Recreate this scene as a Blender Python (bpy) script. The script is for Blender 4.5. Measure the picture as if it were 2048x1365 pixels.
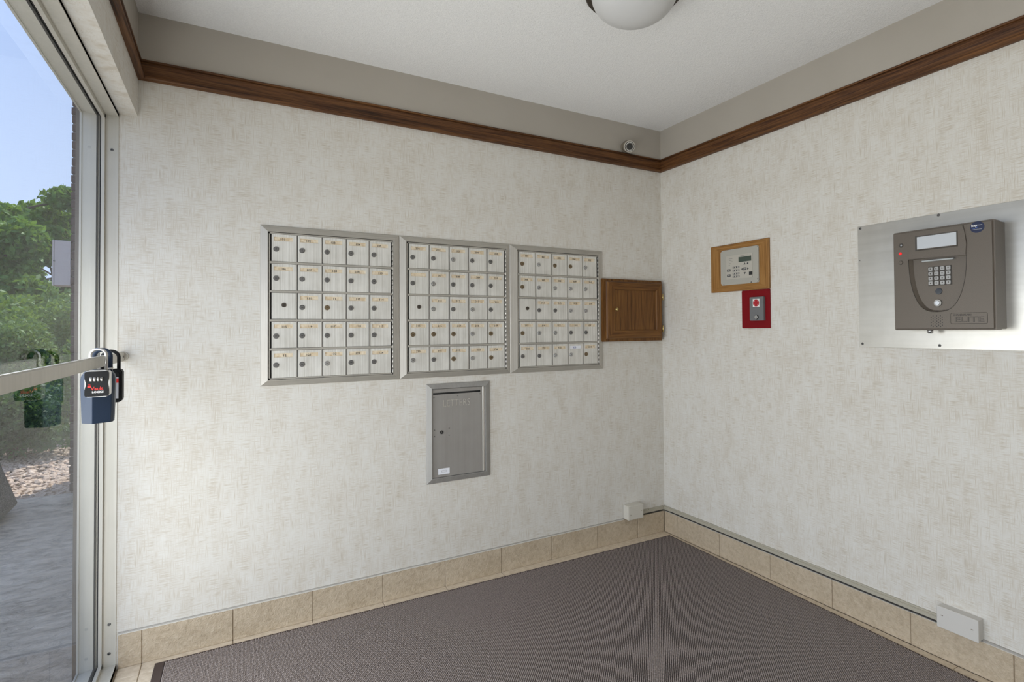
import bpy, bmesh, math, random
import numpy as np
from mathutils import Vector, Matrix

for o in list(bpy.data.objects): bpy.data.objects.remove(o)
random.seed(7); rng = np.random.default_rng(7)
scn = bpy.context.scene
COL = scn.collection

# ------------------------------------------------------------------ camera
F_PX, YAW, PITCH, ROLL = 1097.2546, 0.526477, 0.016935, -0.0076634
CAM = Vector((-2.28791, -2.55099, 1.23075))
fw = Vector((math.sin(YAW)*math.cos(PITCH), math.cos(YAW)*math.cos(PITCH), math.sin(PITCH)))
r0 = Vector((math.cos(YAW), -math.sin(YAW), 0)); u0 = r0.cross(fw)
cr = math.cos(ROLL)*r0 + math.sin(ROLL)*u0; cu = -math.sin(ROLL)*r0 + math.cos(ROLL)*u0
cd = bpy.data.cameras.new('camera'); cam = bpy.data.objects.new('camera', cd); COL.objects.link(cam)
cam.matrix_world = Matrix(((cr.x, cu.x, -fw.x, CAM.x), (cr.y, cu.y, -fw.y, CAM.y), (cr.z, cu.z, -fw.z, CAM.z), (0, 0, 0, 1)))
cd.sensor_width = 36; cd.sensor_fit = 'HORIZONTAL'; cd.lens = F_PX/2048*36
cd.shift_x = -72.749/2048; cd.shift_y = -42.946/2048; cd.clip_start = .02; cd.clip_end = 300
scn.camera = cam

# ------------------------------------------------------------------ light
vs = scn.view_settings
vs.view_transform = 'Standard'; vs.look = 'None'; vs.gamma = 1.0; vs.use_curve_mapping = False; vs.exposure = 0.0
W = bpy.data.worlds.new('sky'); scn.world = W; W.use_nodes = True
nt = W.node_tree; nt.nodes.clear()
n_out = nt.nodes.new('ShaderNodeOutputWorld'); n_bg = nt.nodes.new('ShaderNodeBackground')
n_tc = nt.nodes.new('ShaderNodeTexCoord'); n_sep = nt.nodes.new('ShaderNodeSeparateXYZ'); n_rmp = nt.nodes.new('ShaderNodeValToRGB')
nt.links.new(n_tc.outputs['Generated'], n_sep.inputs[0]); nt.links.new(n_sep.outputs['Z'], n_rmp.inputs[0])
nt.links.new(n_rmp.outputs[0], n_bg.inputs[0]); nt.links.new(n_bg.outputs[0], n_out.inputs[0])
e = n_rmp.color_ramp.elements
e[0].position = 0.0; e[0].color = (.62, .74, .98, 1); e[1].position = .5; e[1].color = (.46, .61, 1.0, 1)
n_bg.inputs[1].default_value = 1.20; scn.cycles.adaptive_threshold = .02

def lamp(name, kind, loc, direction, energy, color=(1, 1, 1), size=1, size_y=None, angle=None):
    l = bpy.data.lights.new(name, kind); o = bpy.data.objects.new(name, l); COL.objects.link(o)
    o.location = loc; o.rotation_euler = Vector(direction).to_track_quat('-Z', 'Y').to_euler()
    l.energy = energy; l.color = color
    if kind == 'AREA':
        l.shape = 'RECTANGLE'; l.size = size; l.size_y = size_y or size
    if angle: l.angle = angle
    return o
SUN = lamp('sun', 'SUN', (0, -10, 20), (-.3, -.5, -.8), 4.8, (1, .94, .85), angle=.01)
# added area light outside the storefront glass, boosts the room beyond the sky's daylight
FILL1 = lamp('added_window_fill', 'AREA', (-2.80, -1.775, .76), (1, 0, .085), 50, (1, .99, .968), 3.15, 1.45)

# ------------------------------------------------------------------ materials
def S(c):
    return tuple(((v/255)/12.92 if v/255 <= .04045 else ((v/255+.055)/1.055)**2.4) for v in c)
class MT:
    def __init__(s, name, base=(.5, .5, .5), rough=.5, metal=0., spec=.5):
        s.m = bpy.data.materials.new(name); s.m.use_nodes = True; s.t = s.m.node_tree
        s.b = s.t.nodes['Principled BSDF']; s.b.inputs['Base Color'].default_value = (*base, 1)
        s.b.inputs['Roughness'].default_value = rough; s.b.inputs['Metallic'].default_value = metal
        s.b.inputs['Specular IOR Level'].default_value = spec
        s.tc = None; s.lastb = None
    def n(s, typ, **kw):
        x = s.t.nodes.new('ShaderNode'+typ)
        for k, v in kw.items():
            if k in x.inputs.keys(): x.inputs[k].default_value = v
            else: setattr(x, k, v)
        return x
    def L(s, a, b): s.t.links.new(a, b)
    def co(s, scale=(1, 1, 1), rot=(0, 0, 0)):
        if not s.tc: s.tc = s.n('TexCoord')
        m = s.n('Mapping'); m.inputs['Scale'].default_value = scale; m.inputs['Rotation'].default_value = rot
        s.L(s.tc.outputs['Object'], m.inputs[0]); return m.outputs[0]
    def noise(s, scale=(1, 1, 1), detail=3, rough=.55, dist=0.):
        x = s.n('TexNoise'); x.inputs['Scale'].default_value = 1; x.inputs['Detail'].default_value = detail
        x.inputs['Roughness'].default_value = rough; x.inputs['Distortion'].default_value = dist
        s.L(s.co(scale), x.inputs['Vector']); return x.outputs['Fac']
    def ramp(s, fac, stops):
        x = s.n('ValToRGB'); el = x.color_ramp.elements
        while len(el) < len(stops): el.new(.5)
        for k, (p, c) in enumerate(stops):
            el[k].position = p; el[k].color = (*c, 1) if len(c) == 3 else c
        s.L(fac, x.inputs[0]); return x.outputs[0]
    def mix(s, fac, a, b, mode='MIX'):
        x = s.n('MixRGB'); x.blend_type = mode
        for i, v in enumerate((fac, a, b)):
            if hasattr(v, 'links') or hasattr(v, 'is_linked'): s.L(v, x.inputs[i])
            else: x.inputs[i].default_value = v if i == 0 else ((*v, 1) if len(v) == 3 else v)
        return x.outputs[0]
    def math(s, op, a, b=None):
        x = s.n('Math'); x.operation = op
        for i, v in enumerate((a, b)):
            if v is None: continue
            if hasattr(v, 'is_linked'): s.L(v, x.inputs[i])
            else: x.inputs[i].default_value = v
        return x.outputs[0]
    def col(s, sock): s.L(sock, s.b.inputs['Base Color']); return s
    def rgh(s, sock): s.L(sock, s.b.inputs['Roughness']); return s
    def bump(s, h, strength=.3, dist=.002):
        x = s.n('Bump'); x.inputs['Strength'].default_value = strength; x.inputs['Distance'].default_value = dist
        s.L(h, x.inputs['Height'])
        if s.lastb: s.L(s.lastb, x.inputs['Normal'])
        s.lastb = x.outputs[0]; s.L(s.lastb, s.b.inputs['Normal']); return s
M = {}
def plain(name, base, rough=.5, metal=0., spec=.5):
    m = MT(name, base, rough, metal, spec); M[name] = m.m; return m

m = MT('wallpaper', rough=.75, spec=.25)
hz = m.noise((19, 19, 360), 2, .6); vt = m.noise((330, 330, 15), 2, .6); blot = m.noise((13, 13, 7), 3, .6); pat = m.noise((42, 42, 16), 2, .5); big = m.noise((2.2, 2.2, 1.6), 2)
thr = m.math('MAXIMUM', m.math('MULTIPLY', hz, m.math('ADD', m.math('MULTIPLY', pat, .9), .55)), m.math('MULTIPLY', vt, m.math('SUBTRACT', 1.40, m.math('MULTIPLY', pat, .9))))
mask = m.math('ADD', m.math('MULTIPLY', thr, .70), m.math('MULTIPLY', blot, .26)); mask = m.math('ADD', mask, m.math('MULTIPLY', big, .08))
c = m.ramp(mask, [(.44, (.705, .69, .65)), (.53, (.67, .645, .595)), (.61, (.615, .573, .505)), (.71, (.545, .495, .42))])
m.col(c).bump(thr, .25, .0012); M['wallpaper'] = m.m

m = MT('band_paint', (.40, .365, .315), .55); m.col(m.ramp(m.noise((3, 3, 3), 3), [(.3, (.41, .375, .325)), (.7, (.44, .405, .355))])); m.bump(m.noise((300, 300, 300), 2), .1, .0005); M['band_paint'] = m.m
m = MT('popcorn_ceiling', (.66, .67, .68), .9, spec=.1)
a = m.noise((210, 210, 210), 3, .6); b_ = m.noise((90, 90, 90), 3, .6)
m.col(m.ramp(a, [(.35, (.86, .86, .865)), (.65, (.93, .93, .93))])).bump(m.math('ADD', a, m.math('MULTIPLY', b_, .7)), .6, .0045); M['popcorn_ceiling'] = m.m

def wood(name, dark, mid, light, axis, grain=1.0, rough=.5, coat=.04):
    m = MT(name, mid, rough, spec=.3); sc = [150*grain]*3; sc['xyz'.index(axis)] = 3.2*grain
    fine = [520*grain]*3; fine['xyz'.index(axis)] = 10*grain
    big = [26*grain]*3; big['xyz'.index(axis)] = 2.2*grain
    g = m.noise(sc, 4, .6, .6); f = m.noise(fine, 2, .6); w = m.noise(big, 3, .5, 1.2)
    v = m.math('ADD', m.math('MULTIPLY', g, .5), m.math('ADD', m.math('MULTIPLY', f, .28), m.math('MULTIPLY', w, .3)))
    m.col(m.ramp(v, [(.40, dark), (.5, mid), (.64, light)])).bump(f, .15, .0006)
    m.b.inputs['Coat Weight'].default_value = coat; m.b.inputs['Coat Roughness'].default_value = .25
    M[name] = m.m
for ax in 'xyz':
    wood('dark_oak_'+ax, (.022, .008, .003), (.078, .030, .010), (.175, .075, .024), ax)
    wood('cabinet_oak_'+ax, (.045, .015, .003), (.118, .047, .010), (.215, .097, .024), ax, 1.2)
    wood('honey_oak_'+ax, (.11, .045, .010), (.26, .12, .030), (.36, .185, .055), ax, 1.3, .5)

m = MT('base_tile', rough=.55)
a = m.noise((60, 60, 60), 5, .65); b_ = m.noise((7, 7, 7), 3); k = m.noise((190, 190, 190), 3, .6)
m.col(m.mix(.45, m.ramp(a, [(.3, (.36, .28, .185)), (.55, (.54, .445, .325)), (.75, (.64, .55, .42))]), m.ramp(b_, [(.3, (.47, .38, .27)), (.7, (.60, .50, .375))])))
m.bump(m.math('ADD', a, m.math('MULTIPLY', k, .5)), .8, .006); M['base_tile'] = m.m
m = MT('floor_tile', rough=.45)
a = m.noise((45, 45, 45), 5, .6); m.col(m.ramp(a, [(.3, (.55, .45, .33)), (.6, (.70, .60, .47))])).bump(a, .5, .003); M['floor_tile'] = m.m
plain('grout', (.33, .26, .18), .9)
plain('mat_rubber', (.060, .040, .035), .6)
m = MT('mat_pile', rough=.95, spec=.1); m.col(m.ramp(m.noise((160, 160, 160), 2), [(.3, (.22, .183, .168)), (.7, (.365, .312, .285))])); M['mat_pile'] = m.m
plain('mat_backing', (.03, .023, .021), .9)

def metal(name, lo, hi, rough, metalness, axis='z', fr=(260, 3)):
    m = MT(name, hi, rough, metalness); sc = [fr[0]]*3; sc['xyz'.index(axis)] = fr[1]
    g = m.noise(sc, 3, .6); b2 = m.noise((14, 14, 9), 3, .6)
    v = m.math('ADD', m.math('MULTIPLY', g, .62), m.math('MULTIPLY', b2, .38))
    m.col(m.ramp(v, [(.36, lo), (.62, hi)])); M[name] = m.m; return m
metal('mailbox_aluminium', (.56, .54, .49), (.78, .765, .72), .42, .22)
metal('frame_aluminium', (.43, .40, .355), (.53, .505, .46), .45, .35)
metal('frame_aluminium_h', (.38, .355, .31), (.46, .435, .385), .45, .35, 'x')
metal('letterbox_steel', (.315, .297, .275), (.35, .333, .312), .5, .3, 'z', (50, 1))
metal('letterbox_frame', (.31, .298, .28), (.355, .345, .325), .5, .3, 'z', (60, 2))
metal('brushed_plate', (.52, .50, .455), (.60, .58, .535), .30, .75, 'x', (30, 2))
metal('storefront_aluminium', (.55, .53, .47), (.61, .585, .525), .42, .2, 'z', (60, 1))
plain('hinge_steel', (.72, .70, .66), .3, .8)
plain('lock_steel', (.20, .195, .19), .4, .7)
plain('lock_bronze', (.22, .165, .10), .4, .7)
plain('lock_chrome', (.45, .45, .45), .25, .85); plain('lock_dark', (.09, .075, .06), .4, .5)
plain('black', (.012, .012, .012), .6)
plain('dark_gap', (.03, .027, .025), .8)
m = MT('card_paper', rough=.8); m.col(m.ramp(m.noise((70, 70, 70), 3), [(.35, (.60, .47, .31)), (.55, (.72, .61, .45)), (.75, (.78, .70, .57))])); M['card_paper'] = m.m
plain('card_white', (.80, .81, .86), .7); plain('ink', (.03, .03, .03), .7); plain('ink_blue', (.03, .04, .22), .7)
plain('brass', (.72, .56, .24), .22, .9)
plain('alarm_plastic', (.40, .385, .34), .5); plain('alarm_face', (.46, .435, .38), .5); plain('alarm_lcd', (.055, .075, .06), .25)
plain('key_dark', (.07, .07, .075), .5); plain('key_light', (.52, .50, .45), .5)
plain('red_paint', (.19, .002, .006), .55, 0, .2); plain('grey_paint', (.155, .157, .16), .45); plain('sticker_white', (.75, .75, .74), .6); plain('sticker_red', (.42, .01, .02), .6)
m = MT('taupe_housing', (.135, .112, .09), .42, .25); m.col(m.ramp(m.noise((700, 700, 700), 2), [(.3, (.118, .098, .078)), (.7, (.155, .13, .106))])); M['taupe_housing'] = m.m
plain('taupe_dark', (.06, .05, .04), .5); m = plain('screen_glass', (.56, .58, .60), .15); plain('key_chrome', (.36, .35, .33), .35, .6)
m = plain('led_red', (.5, .01, .01), .3); m.b.inputs['Emission Color'].default_value = (1, .02, .02, 1); m.b.inputs['Emission Strength'].default_value = .8
plain('sticker_navy', (.012, .018, .06), .35); plain('pale_bar', (.42, .44, .44), .4)
plain('box_plastic', (.62, .59, .52), .5); plain('box_metal', (.60, .58, .545), .5)
plain('race_beige', (.43, .40, .325), .5); plain('edge_metal', (.42, .40, .37), .5, .2); plain('edge_white', (.72, .69, .63), .6)
plain('camera_body', (.25, .215, .165), .5); plain('camera_ring', (.50, .47, .41), .45); plain('lens', (.03, .03, .03), .1); plain('led_clear', (.85, .85, .82), .2)
plain('lamp_ring', (.05, .038, .028), .4, .4)
m = MT('lamp_glass', (.68, .68, .68), .35, spec=.4); v = m.noise((22, 22, 22), 4, .6); m.col(m.ramp(v, [(.45, (.62, .62, .62)), (.62, (.62, .62, .62)), (.7, (.45, .45, .45))])); M['lamp_glass'] = m.m
plain('gasket', (.012, .012, .014), .8, 0, .15); plain('reveal', (.145, .125, .11), .7)
plain('lock_silver', (.60, .59, .57), .28, .85); plain('lock_black', (.008, .008, .009), .5, 0, .25); plain('navy_plastic', (.018, .032, .062), .42, 0, .35); plain('sticker_blue', (.1, .2, .6), .5)
plain('brand_red', (.60, .02, .015), .5); plain('brand_white', (.85, .85, .85), .5); plain('label_grey', (.42, .42, .45), .5)
m = MT('brick', rough=.85); m.col(m.ramp(m.noise((25, 25, 25), 4), [(.3, (.060, .038, .034)), (.7, (.125, .08, .07))])).bump(m.noise((200, 200, 200), 3), .4, .003); M['brick'] = m.m
plain('mortar', (.20, .18, .165), .9)
m = MT('stamped_concrete', rough=.7)
a = m.noise((2.6, 4.6, 2), 9, .68, .6); b_ = m.noise((10, 17, 9), 7, .75, .8); k = m.noise((.6, .6, .6), 3)
m.col(m.mix(.5, m.ramp(a, [(.36, (.25, .205, .155)), (.48, (.60, .51, .39)), (.62, (.86, .74, .58))]), m.ramp(b_, [(.38, (.22, .185, .145)), (.52, (.68, .585, .46)), (.70, (.88, .72, .54))])))
m.bump(m.math('ADD', a, m.math('MULTIPLY', b_, .7)), .9, .03); M['stamped_concrete'] = m.m
m = MT('soil', rough=.95); m.col(m.ramp(m.noise((30, 30, 30), 4), [(.3, (.07, .05, .04)), (.7, (.16, .12, .09))])); M['soil'] = m.m
m = MT('pebble', rough=.8); m.col(m.ramp(m.noise((9, 9, 9), 3), [(.3, (.25, .17, .125)), (.5, (.47, .36, .28)), (.7, (.62, .52, .44))]))
oi = m.n('ObjectInfo'); m.col(m.mix(m.math('MULTIPLY', oi.outputs['Random'], .5), m.ramp(m.noise((9, 9, 9), 3), [(.3, (.34, .225, .155)), (.5, (.56, .42, .31)), (.7, (.72, .60, .48))]), (.32, .25, .21))); M['pebble'] = m.m
m = MT('pebble_mass', rough=.85); m.col(m.ramp(m.noise((38, 38, 38), 2), [(.35, (.24, .16, .115)), (.5, (.50, .375, .285)), (.65, (.74, .62, .51))])); M['pebble_mass'] = m.m
m = MT('lawn', rough=.95); m.col(m.ramp(m.noise((4, 4, 4), 5), [(.3, (.05, .09, .03)), (.7, (.10, .16, .05))])); M['lawn'] = m.m
m = MT('aggregate', rough=.85); v = m.n('TexVoronoi'); v.inputs['Scale'].default_value = 70; m.L(m.co(), v.inputs['Vector'])
m.col(m.ramp(m.math('MULTIPLY', m.noise((160, 160, 160), 3), 1.0), [(.35, (.09, .08, .072)), (.5, (.17, .155, .14)), (.68, (.34, .31, .28))])).bump(v.outputs['Distance'], .6, .006); M['aggregate'] = m.m
plain('utility_box', (.60, .545, .525), .55); plain('bark', (.085, .06, .045), .9)
def leafmat(name, c0, c1, c2):
    m = MT(name, c1, .55, spec=.3); v = m.noise((5, 5, 5), 4, .7); k = m.noise((.8, .8, .8), 2)
    m.col(m.ramp(m.math('ADD', m.math('MULTIPLY', v, .7), m.math('MULTIPLY', k, .3)), [(.35, c0), (.5, c1), (.65, c2)]))
    tr = m.n('BsdfTranslucent'); tr.inputs[0].default_value = (c2[0]*1.1, c2[1]*1.1, c2[2]*.6, 1)
    mx = m.n('MixShader'); mx.inputs[0].default_value = .3; out = m.t.nodes['Material Output']
    m.L(m.b.outputs[0], mx.inputs[1]); m.L(tr.outputs[0], mx.inputs[2]); m.L(mx.outputs[0], out.inputs[0]); M[name] = m.m
leafmat('leaf_tree', (.03, .075, .018), (.085, .19, .04), (.22, .37, .085))
leafmat('leaf_shrub', (.03, .075, .018), (.085, .18, .045), (.24, .36, .10))
leafmat('leaf_juniper', (.03, .07, .03), (.055, .12, .05), (.10, .19, .07))
m = MT('pane_glass'); t = m.t; t.nodes.remove(m.b)      # thin float glass: Schlick reflection at the surface facing the ray
ge = m.n('NewGeometry'); dt = m.n('VectorMath'); dt.operation = 'DOT_PRODUCT'; m.L(ge.outputs['Incoming'], dt.inputs[0]); m.L(ge.outputs['Normal'], dt.inputs[1])
fz = m.math('POWER', m.math('SUBTRACT', 1.0, m.math('ABSOLUTE', dt.outputs['Value'])), 5.0); fz = m.math('ADD', m.math('MULTIPLY', fz, .46), .035)
fz = m.math('MULTIPLY', fz, m.math('SUBTRACT', 1.0, ge.outputs['Backfacing']))
gl = m.n('BsdfGlossy'); gl.inputs['Roughness'].default_value = 0.0
tp = m.n('BsdfTransparent'); tp.inputs[0].default_value = (.965, .98, .975, 1); mx = m.n('MixShader')
m.L(fz, mx.inputs[0]); m.L(tp.outputs[0], mx.inputs[1]); m.L(gl.outputs[0], mx.inputs[2]); m.L(mx.outputs[0], t.nodes['Material Output'].inputs[0]); M['pane_glass'] = m.m

# ------------------------------------------------------------------ mesh helpers
def finish(name, bm, mat, parent=None, smooth=False):
    me = bpy.data.meshes.new(name); bmesh.ops.recalc_face_normals(bm, faces=bm.faces); bm.to_mesh(me); bm.free()
    for k in (mat if isinstance(mat, (list, tuple)) else [mat]): me.materials.append(M[k])
    if smooth:
        for p_ in me.polygons: p_.use_smooth = True
    o = bpy.data.objects.new(name, me); COL.objects.link(o)
    if parent: o.parent = parent
    return o
def bx(bm, a, b, mi=0):
    x0, y0, z0 = (min(a[i], b[i]) for i in range(3)); x1, y1, z1 = (max(a[i], b[i]) for i in range(3))
    v = [bm.verts.new(p_) for p_ in ((x0, y0, z0), (x1, y0, z0), (x1, y1, z0), (x0, y1, z0), (x0, y0, z1), (x1, y0, z1), (x1, y1, z1), (x0, y1, z1))]
    fs = [bm.faces.new([v[i] for i in q]) for q in ((0, 3, 2, 1), (4, 5, 6, 7), (0, 1, 5, 4), (1, 2, 6, 5), (2, 3, 7, 6), (3, 0, 4, 7))]
    for f_ in fs: f_.material_index = mi
    return v, fs
def boxes(name, mat, parent, *bs, bevel=0, seg=1):
    bm = bmesh.new()
    for q in bs: bx(bm, q[0], q[1], q[2] if len(q) > 2 else 0)
    if bevel: bmesh.ops.bevel(bm, geom=bm.edges[:], offset=bevel, segments=seg, affect='EDGES', clamp_overlap=True)
    return finish(name, bm, mat, parent)
def cyl(bm, p0, p1, ra, rb=None, n=20, mi=0):
    p0, p1 = Vector(p0), Vector(p1); rb = ra if rb is None else rb; d = (p1-p0).normalized()
    a = d.orthogonal().normalized(); b = d.cross(a); A_, B_ = [], []
    for i in range(n):
        t_ = 2*math.pi*i/n; w_ = a*math.cos(t_)+b*math.sin(t_)
        A_.append(bm.verts.new(p0+w_*ra)); B_.append(bm.verts.new(p1+w_*rb))
    fs = [bm.faces.new((A_[i], A_[(i+1) % n], B_[(i+1) % n], B_[i])) for i in range(n)]
    for f_ in fs: f_.smooth = True
    fs += [bm.faces.new(A_[::-1]), bm.faces.new(B_)]
    for f_ in fs: f_.material_index = mi
def cyls(name, mat, parent, *cs):
    bm = bmesh.new()
    for q in cs: cyl(bm, *q)
    return finish(name, bm, mat, parent)
def tube(bm, pts, r, n=10, mi=0):
    pts = [Vector(q) for q in pts]; rings = []; up = None
    for i, q in enumerate(pts):
        d = (pts[min(i+1, len(pts)-1)]-pts[max(i-1, 0)]).normalized()
        a = d.orthogonal().normalized() if up is None else (up - d*up.dot(d)).normalized(); up = a; b = d.cross(a)
        rings.append([bm.verts.new(q+(a*math.cos(2*math.pi*k/n)+b*math.sin(2*math.pi*k/n))*r) for k in range(n)])
    for i in range(len(rings)-1):
        for k in range(n):
            f_ = bm.faces.new((rings[i][k], rings[i][(k+1) % n], rings[i+1][(k+1) % n], rings[i+1][k])); f_.smooth = True; f_.material_index = mi
    bm.faces.new(rings[0][::-1]); bm.faces.new(rings[-1])
def prism(bm, pts, y0, y1, mi=0):          # polygon in x,z pushed along y
    A_ = [bm.verts.new((x, y0, z)) for x, z in pts]; B_ = [bm.verts.new((x, y1, z)) for x, z in pts]; n = len(pts)
    fs = [bm.faces.new(A_), bm.faces.new(B_[::-1])]+[bm.faces.new((A_[i], B_[i], B_[(i+1) % n], A_[(i+1) % n])) for i in range(n)]
    for f_ in fs: f_.material_index = mi
def rrect(x0, x1, z0, z1, r, n=5):
    P = []
    for cx, cz, a0 in ((x1-r, z1-r, 0), (x0+r, z1-r, 90), (x0+r, z0+r, 180), (x1-r, z0+r, 270)):
        P += [(cx+r*math.cos(math.radians(a0+90*k/n)), cz+r*math.sin(math.radians(a0+90*k/n))) for k in range(n+1)]
    return P
def text(name, s, size, loc, mat, parent, depth=.0003, sx=1., bold=0., align='CENTER'):
    cu_ = bpy.data.curves.new('t', 'FONT'); cu_.body = s; cu_.size = size; cu_.align_x = align; cu_.align_y = 'CENTER'; cu_.extrude = depth; cu_.offset = bold; cu_.resolution_u = 2
    to = bpy.data.objects.new('t', cu_); COL.objects.link(to)
    me = bpy.data.meshes.new_from_object(to.evaluated_get(bpy.context.evaluated_depsgraph_get()))
    bpy.data.objects.remove(to); bpy.data.curves.remove(cu_)
    for v in me.vertices: v.co = (v.co.x*sx, -v.co.z, v.co.y)
    me.materials.clear(); me.materials.append(M[mat]); me.name = name
    o = bpy.data.objects.new(name, me); COL.objects.link(o); o.parent = parent; o.location = loc; return o
def tag(o, label=None, cat=None, group=None, kind=None):
    if label: o['label'] = label
    if cat: o['category'] = cat
    if group: o['group'] = group
    if kind: o['kind'] = kind
    return o
def thing(name, label, cat, loc=(0, 0, 0), rz=0, group=None, kind=None):
    o = bpy.data.objects.new(name, None); COL.objects.link(o); o.empty_display_size = .05
    o.location = loc; o.rotation_euler = (0, 0, rz); return tag(o, label, cat, group, kind)
RB = -math.pi/2                                # things on the right wall: local x runs towards the viewer's right, -y out of the wall
def inherit(o, parent):                        # no offset: child coordinates are the parent's local ones
    o.parent = parent; return o
def mitred(name_of, mats, parent, rect, wid, prof):
    """four mitred frame members. rect=(x0,x1,z0,z1) outer, wid=(left,right,bottom,top) widths, prof = [(share of width, y)]"""
    x0, x1, z0, z1 = rect; wl, wr, wb, wt = wid
    c = lambda s_: ((x0+wl*s_, z0+wb*s_), (x1-wr*s_, z0+wb*s_), (x1-wr*s_, z1-wt*s_), (x0+wl*s_, z1-wt*s_))
    for k, nm in enumerate(name_of):
        bm = bmesh.new(); i, j = ((0, 1), (1, 2), (2, 3), (3, 0))[k]
        A_ = [bm.verts.new((c(s_)[i][0], y, c(s_)[i][1])) for s_, y in prof]; B_ = [bm.verts.new((c(s_)[j][0], y, c(s_)[j][1])) for s_, y in prof]; n = len(prof)
        for q in range(n): bm.faces.new((A_[q], B_[q], B_[(q+1) % n], A_[(q+1) % n]))
        bm.faces.new(A_); bm.faces.new(B_[::-1]); finish(nm, bm, mats[k % len(mats)], parent)

XW, XS, YB = -2.645, -2.588, -3.5             # wall end at the glazing, soffit face, wall behind the viewer
HC = 2.44

# ------------------------------------------------------------------ room shell
def struct(o): o['kind'] = 'structure'; return o
wb = struct(boxes('wall_back', 'wallpaper', None, ((XW, 0, -.05), (.12, .12, 2.262))))
boxes('painted_band', 'band_paint', wb, ((XS-.2, 0, 2.262), (.12, .12, HC+.03)))
wr_ = struct(boxes('wall_right', 'wallpaper', None, ((0, 0, -.05), (.12, YB, 2.262))))
boxes('painted_band', 'band_paint', wr_, ((0, 0, 2.262), (.12, YB, HC+.03)))
wl_ = struct(boxes('wall_left', 'wallpaper', None, ((XS, 0, 2.042), (-2.762, YB, 2.262))))
boxes('painted_band', 'band_paint', wl_, ((XS, 0, 2.262), (-2.762, YB, HC+.03)))
wf = struct(boxes('wall_front', 'wallpaper', None, ((-2.762, YB, -.05), (.12, YB-.12, HC+.03))))
ce = struct(boxes('ceiling', 'popcorn_ceiling', None, ((-2.762, .12, HC), (.12, YB-.12, HC+.1))))
rf = struct(boxes('roof', 'band_paint', None, ((-2.765, 3.3, HC+.11), (3.0, YB-.12, 3.3))))
fl = struct(boxes('floor', 'grout', None, ((-2.76, .1, -.08), (.1, YB-.1, -.003))))
JX = [XW+.006, -2.567, -2.2735, -1.981, -1.6861, -1.3914, -1.0960, -.7994, -.5035, -.2135, -.010]
def tile(parent, name, mat, a, b, bev=.0012): return boxes(name, mat, parent, (a, b), bevel=bev)
YF = [-.004, -.083, -.378, -.673, -.968, -1.263, -1.558, -1.853, -2.148]
for i in range(len(JX)-1):                    # cut tiles along the back wall, then the column in front of the glazing
    tile(fl, 'tile', 'floor_tile', (JX[i]+.0012, YF[0], -.006), (JX[i+1]-.0012, YF[1]+.001, 0))
for j in range(1, len(YF)-1):
    tile(fl, 'tile', 'floor_tile', (JX[0]+.001, YF[j]-.001, -.006), (JX[1]-.0012, YF[j+1]+.001, 0))
    tile(fl, 'tile', 'floor_tile', (JX[1]+.0012, YF[j]-.001, -.006), (JX[2]-.0012, YF[j+1]+.001, 0))
    tile(fl, 'tile', 'floor_tile', (JX[-2]+.0012, YF[j]-.001, -.006), (JX[-1]-.0012, YF[j+1]+.001, 0))

# base tiles
TZ, TD = .1235, .0095
bb = struct(boxes('baseboard_back', 'grout', None, ((JX[0], 0, 0), (0, -.0065, TZ-.002))))
for i in range(len(JX)-1):
    tile(bb, 'tile', 'base_tile', (JX[i]+.0011, -.001, .0002), (JX[i+1]-.0011, -TD-.0008*(i % 2), TZ), .0015)
boxes('edge_strip', 'edge_metal', bb, ((JX[0], 0, TZ), (-.318, -.0060, TZ+.0060)))
boxes('edge_bead', 'edge_white', bb, ((JX[0], 0, TZ-.0002), (-.318, -TD-.0012, TZ+.0018)))
br = struct(boxes('baseboard_right', 'grout', None, ((0, -.0105, 0), (-.0065, YB, TZ-.002))))
JY = [-.0105, -.120, -.4396, -.7614, -1.0792, -1.3992, -1.7228, -2.044, -2.365]
for i in range(len(JY)-1):
    tile(br, 'tile', 'base_tile', (-.001, JY[i]-.0011, .0002), (-TD-.0008*(i % 2), JY[i+1]+.0011, TZ), .0015)
boxes('edge_strip', 'edge_metal', br, ((0, -1.634, TZ), (-.0075, YB+.01, TZ+.0075)))
boxes('edge_bead', 'edge_white', br, ((0, -.02, TZ-.0002), (-TD-.0012, YB+.01, TZ+.0010)))

# oak picture moulding, mitred in the corners: profile (distance from wall, height)
PM = [(0, 2.183), (.012, 2.183), (.0200, 2.1850), (.0235, 2.1895), (.0235, 2.1945), (.0205, 2.1990), (.0120, 2.2010), (.0060, 2.2040), (.0050, 2.2090), (.0060, 2.2160), (.0090, 2.2300), (.0100, 2.2440), (.0085, 2.2480), (.0050, 2.2490), (.0050, 2.2520), (.0115, 2.2540), (.0125, 2.2580), (.0095, 2.262), (0, 2.262)]
def moulding(name, mat, f0, f1):
    bm = bmesh.new(); A_ = [bm.verts.new(f0(d, z)) for d, z in PM]; B_ = [bm.verts.new(f1(d, z)) for d, z in PM]; n = len(PM)
    for q in range(n): bm.faces.new((A_[q], B_[q], B_[(q+1) % n], A_[(q+1) % n]))
    bm.faces.new(A_); bm.faces.new(B_[::-1]); return struct(finish(name, bm, mat))
moulding('trim_1', 'dark_oak_x', lambda d, z: (XS+d, -d, z), lambda d, z: (-d, -d, z))
moulding('trim_2', 'dark_oak_y', lambda d, z: (-d, -d, z), lambda d, z: (-d, YB, z))
moulding('trim_3', 'dark_oak_y', lambda d, z: (XS+d, -d, z), lambda d, z: (XS+d, YB, z))

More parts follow.
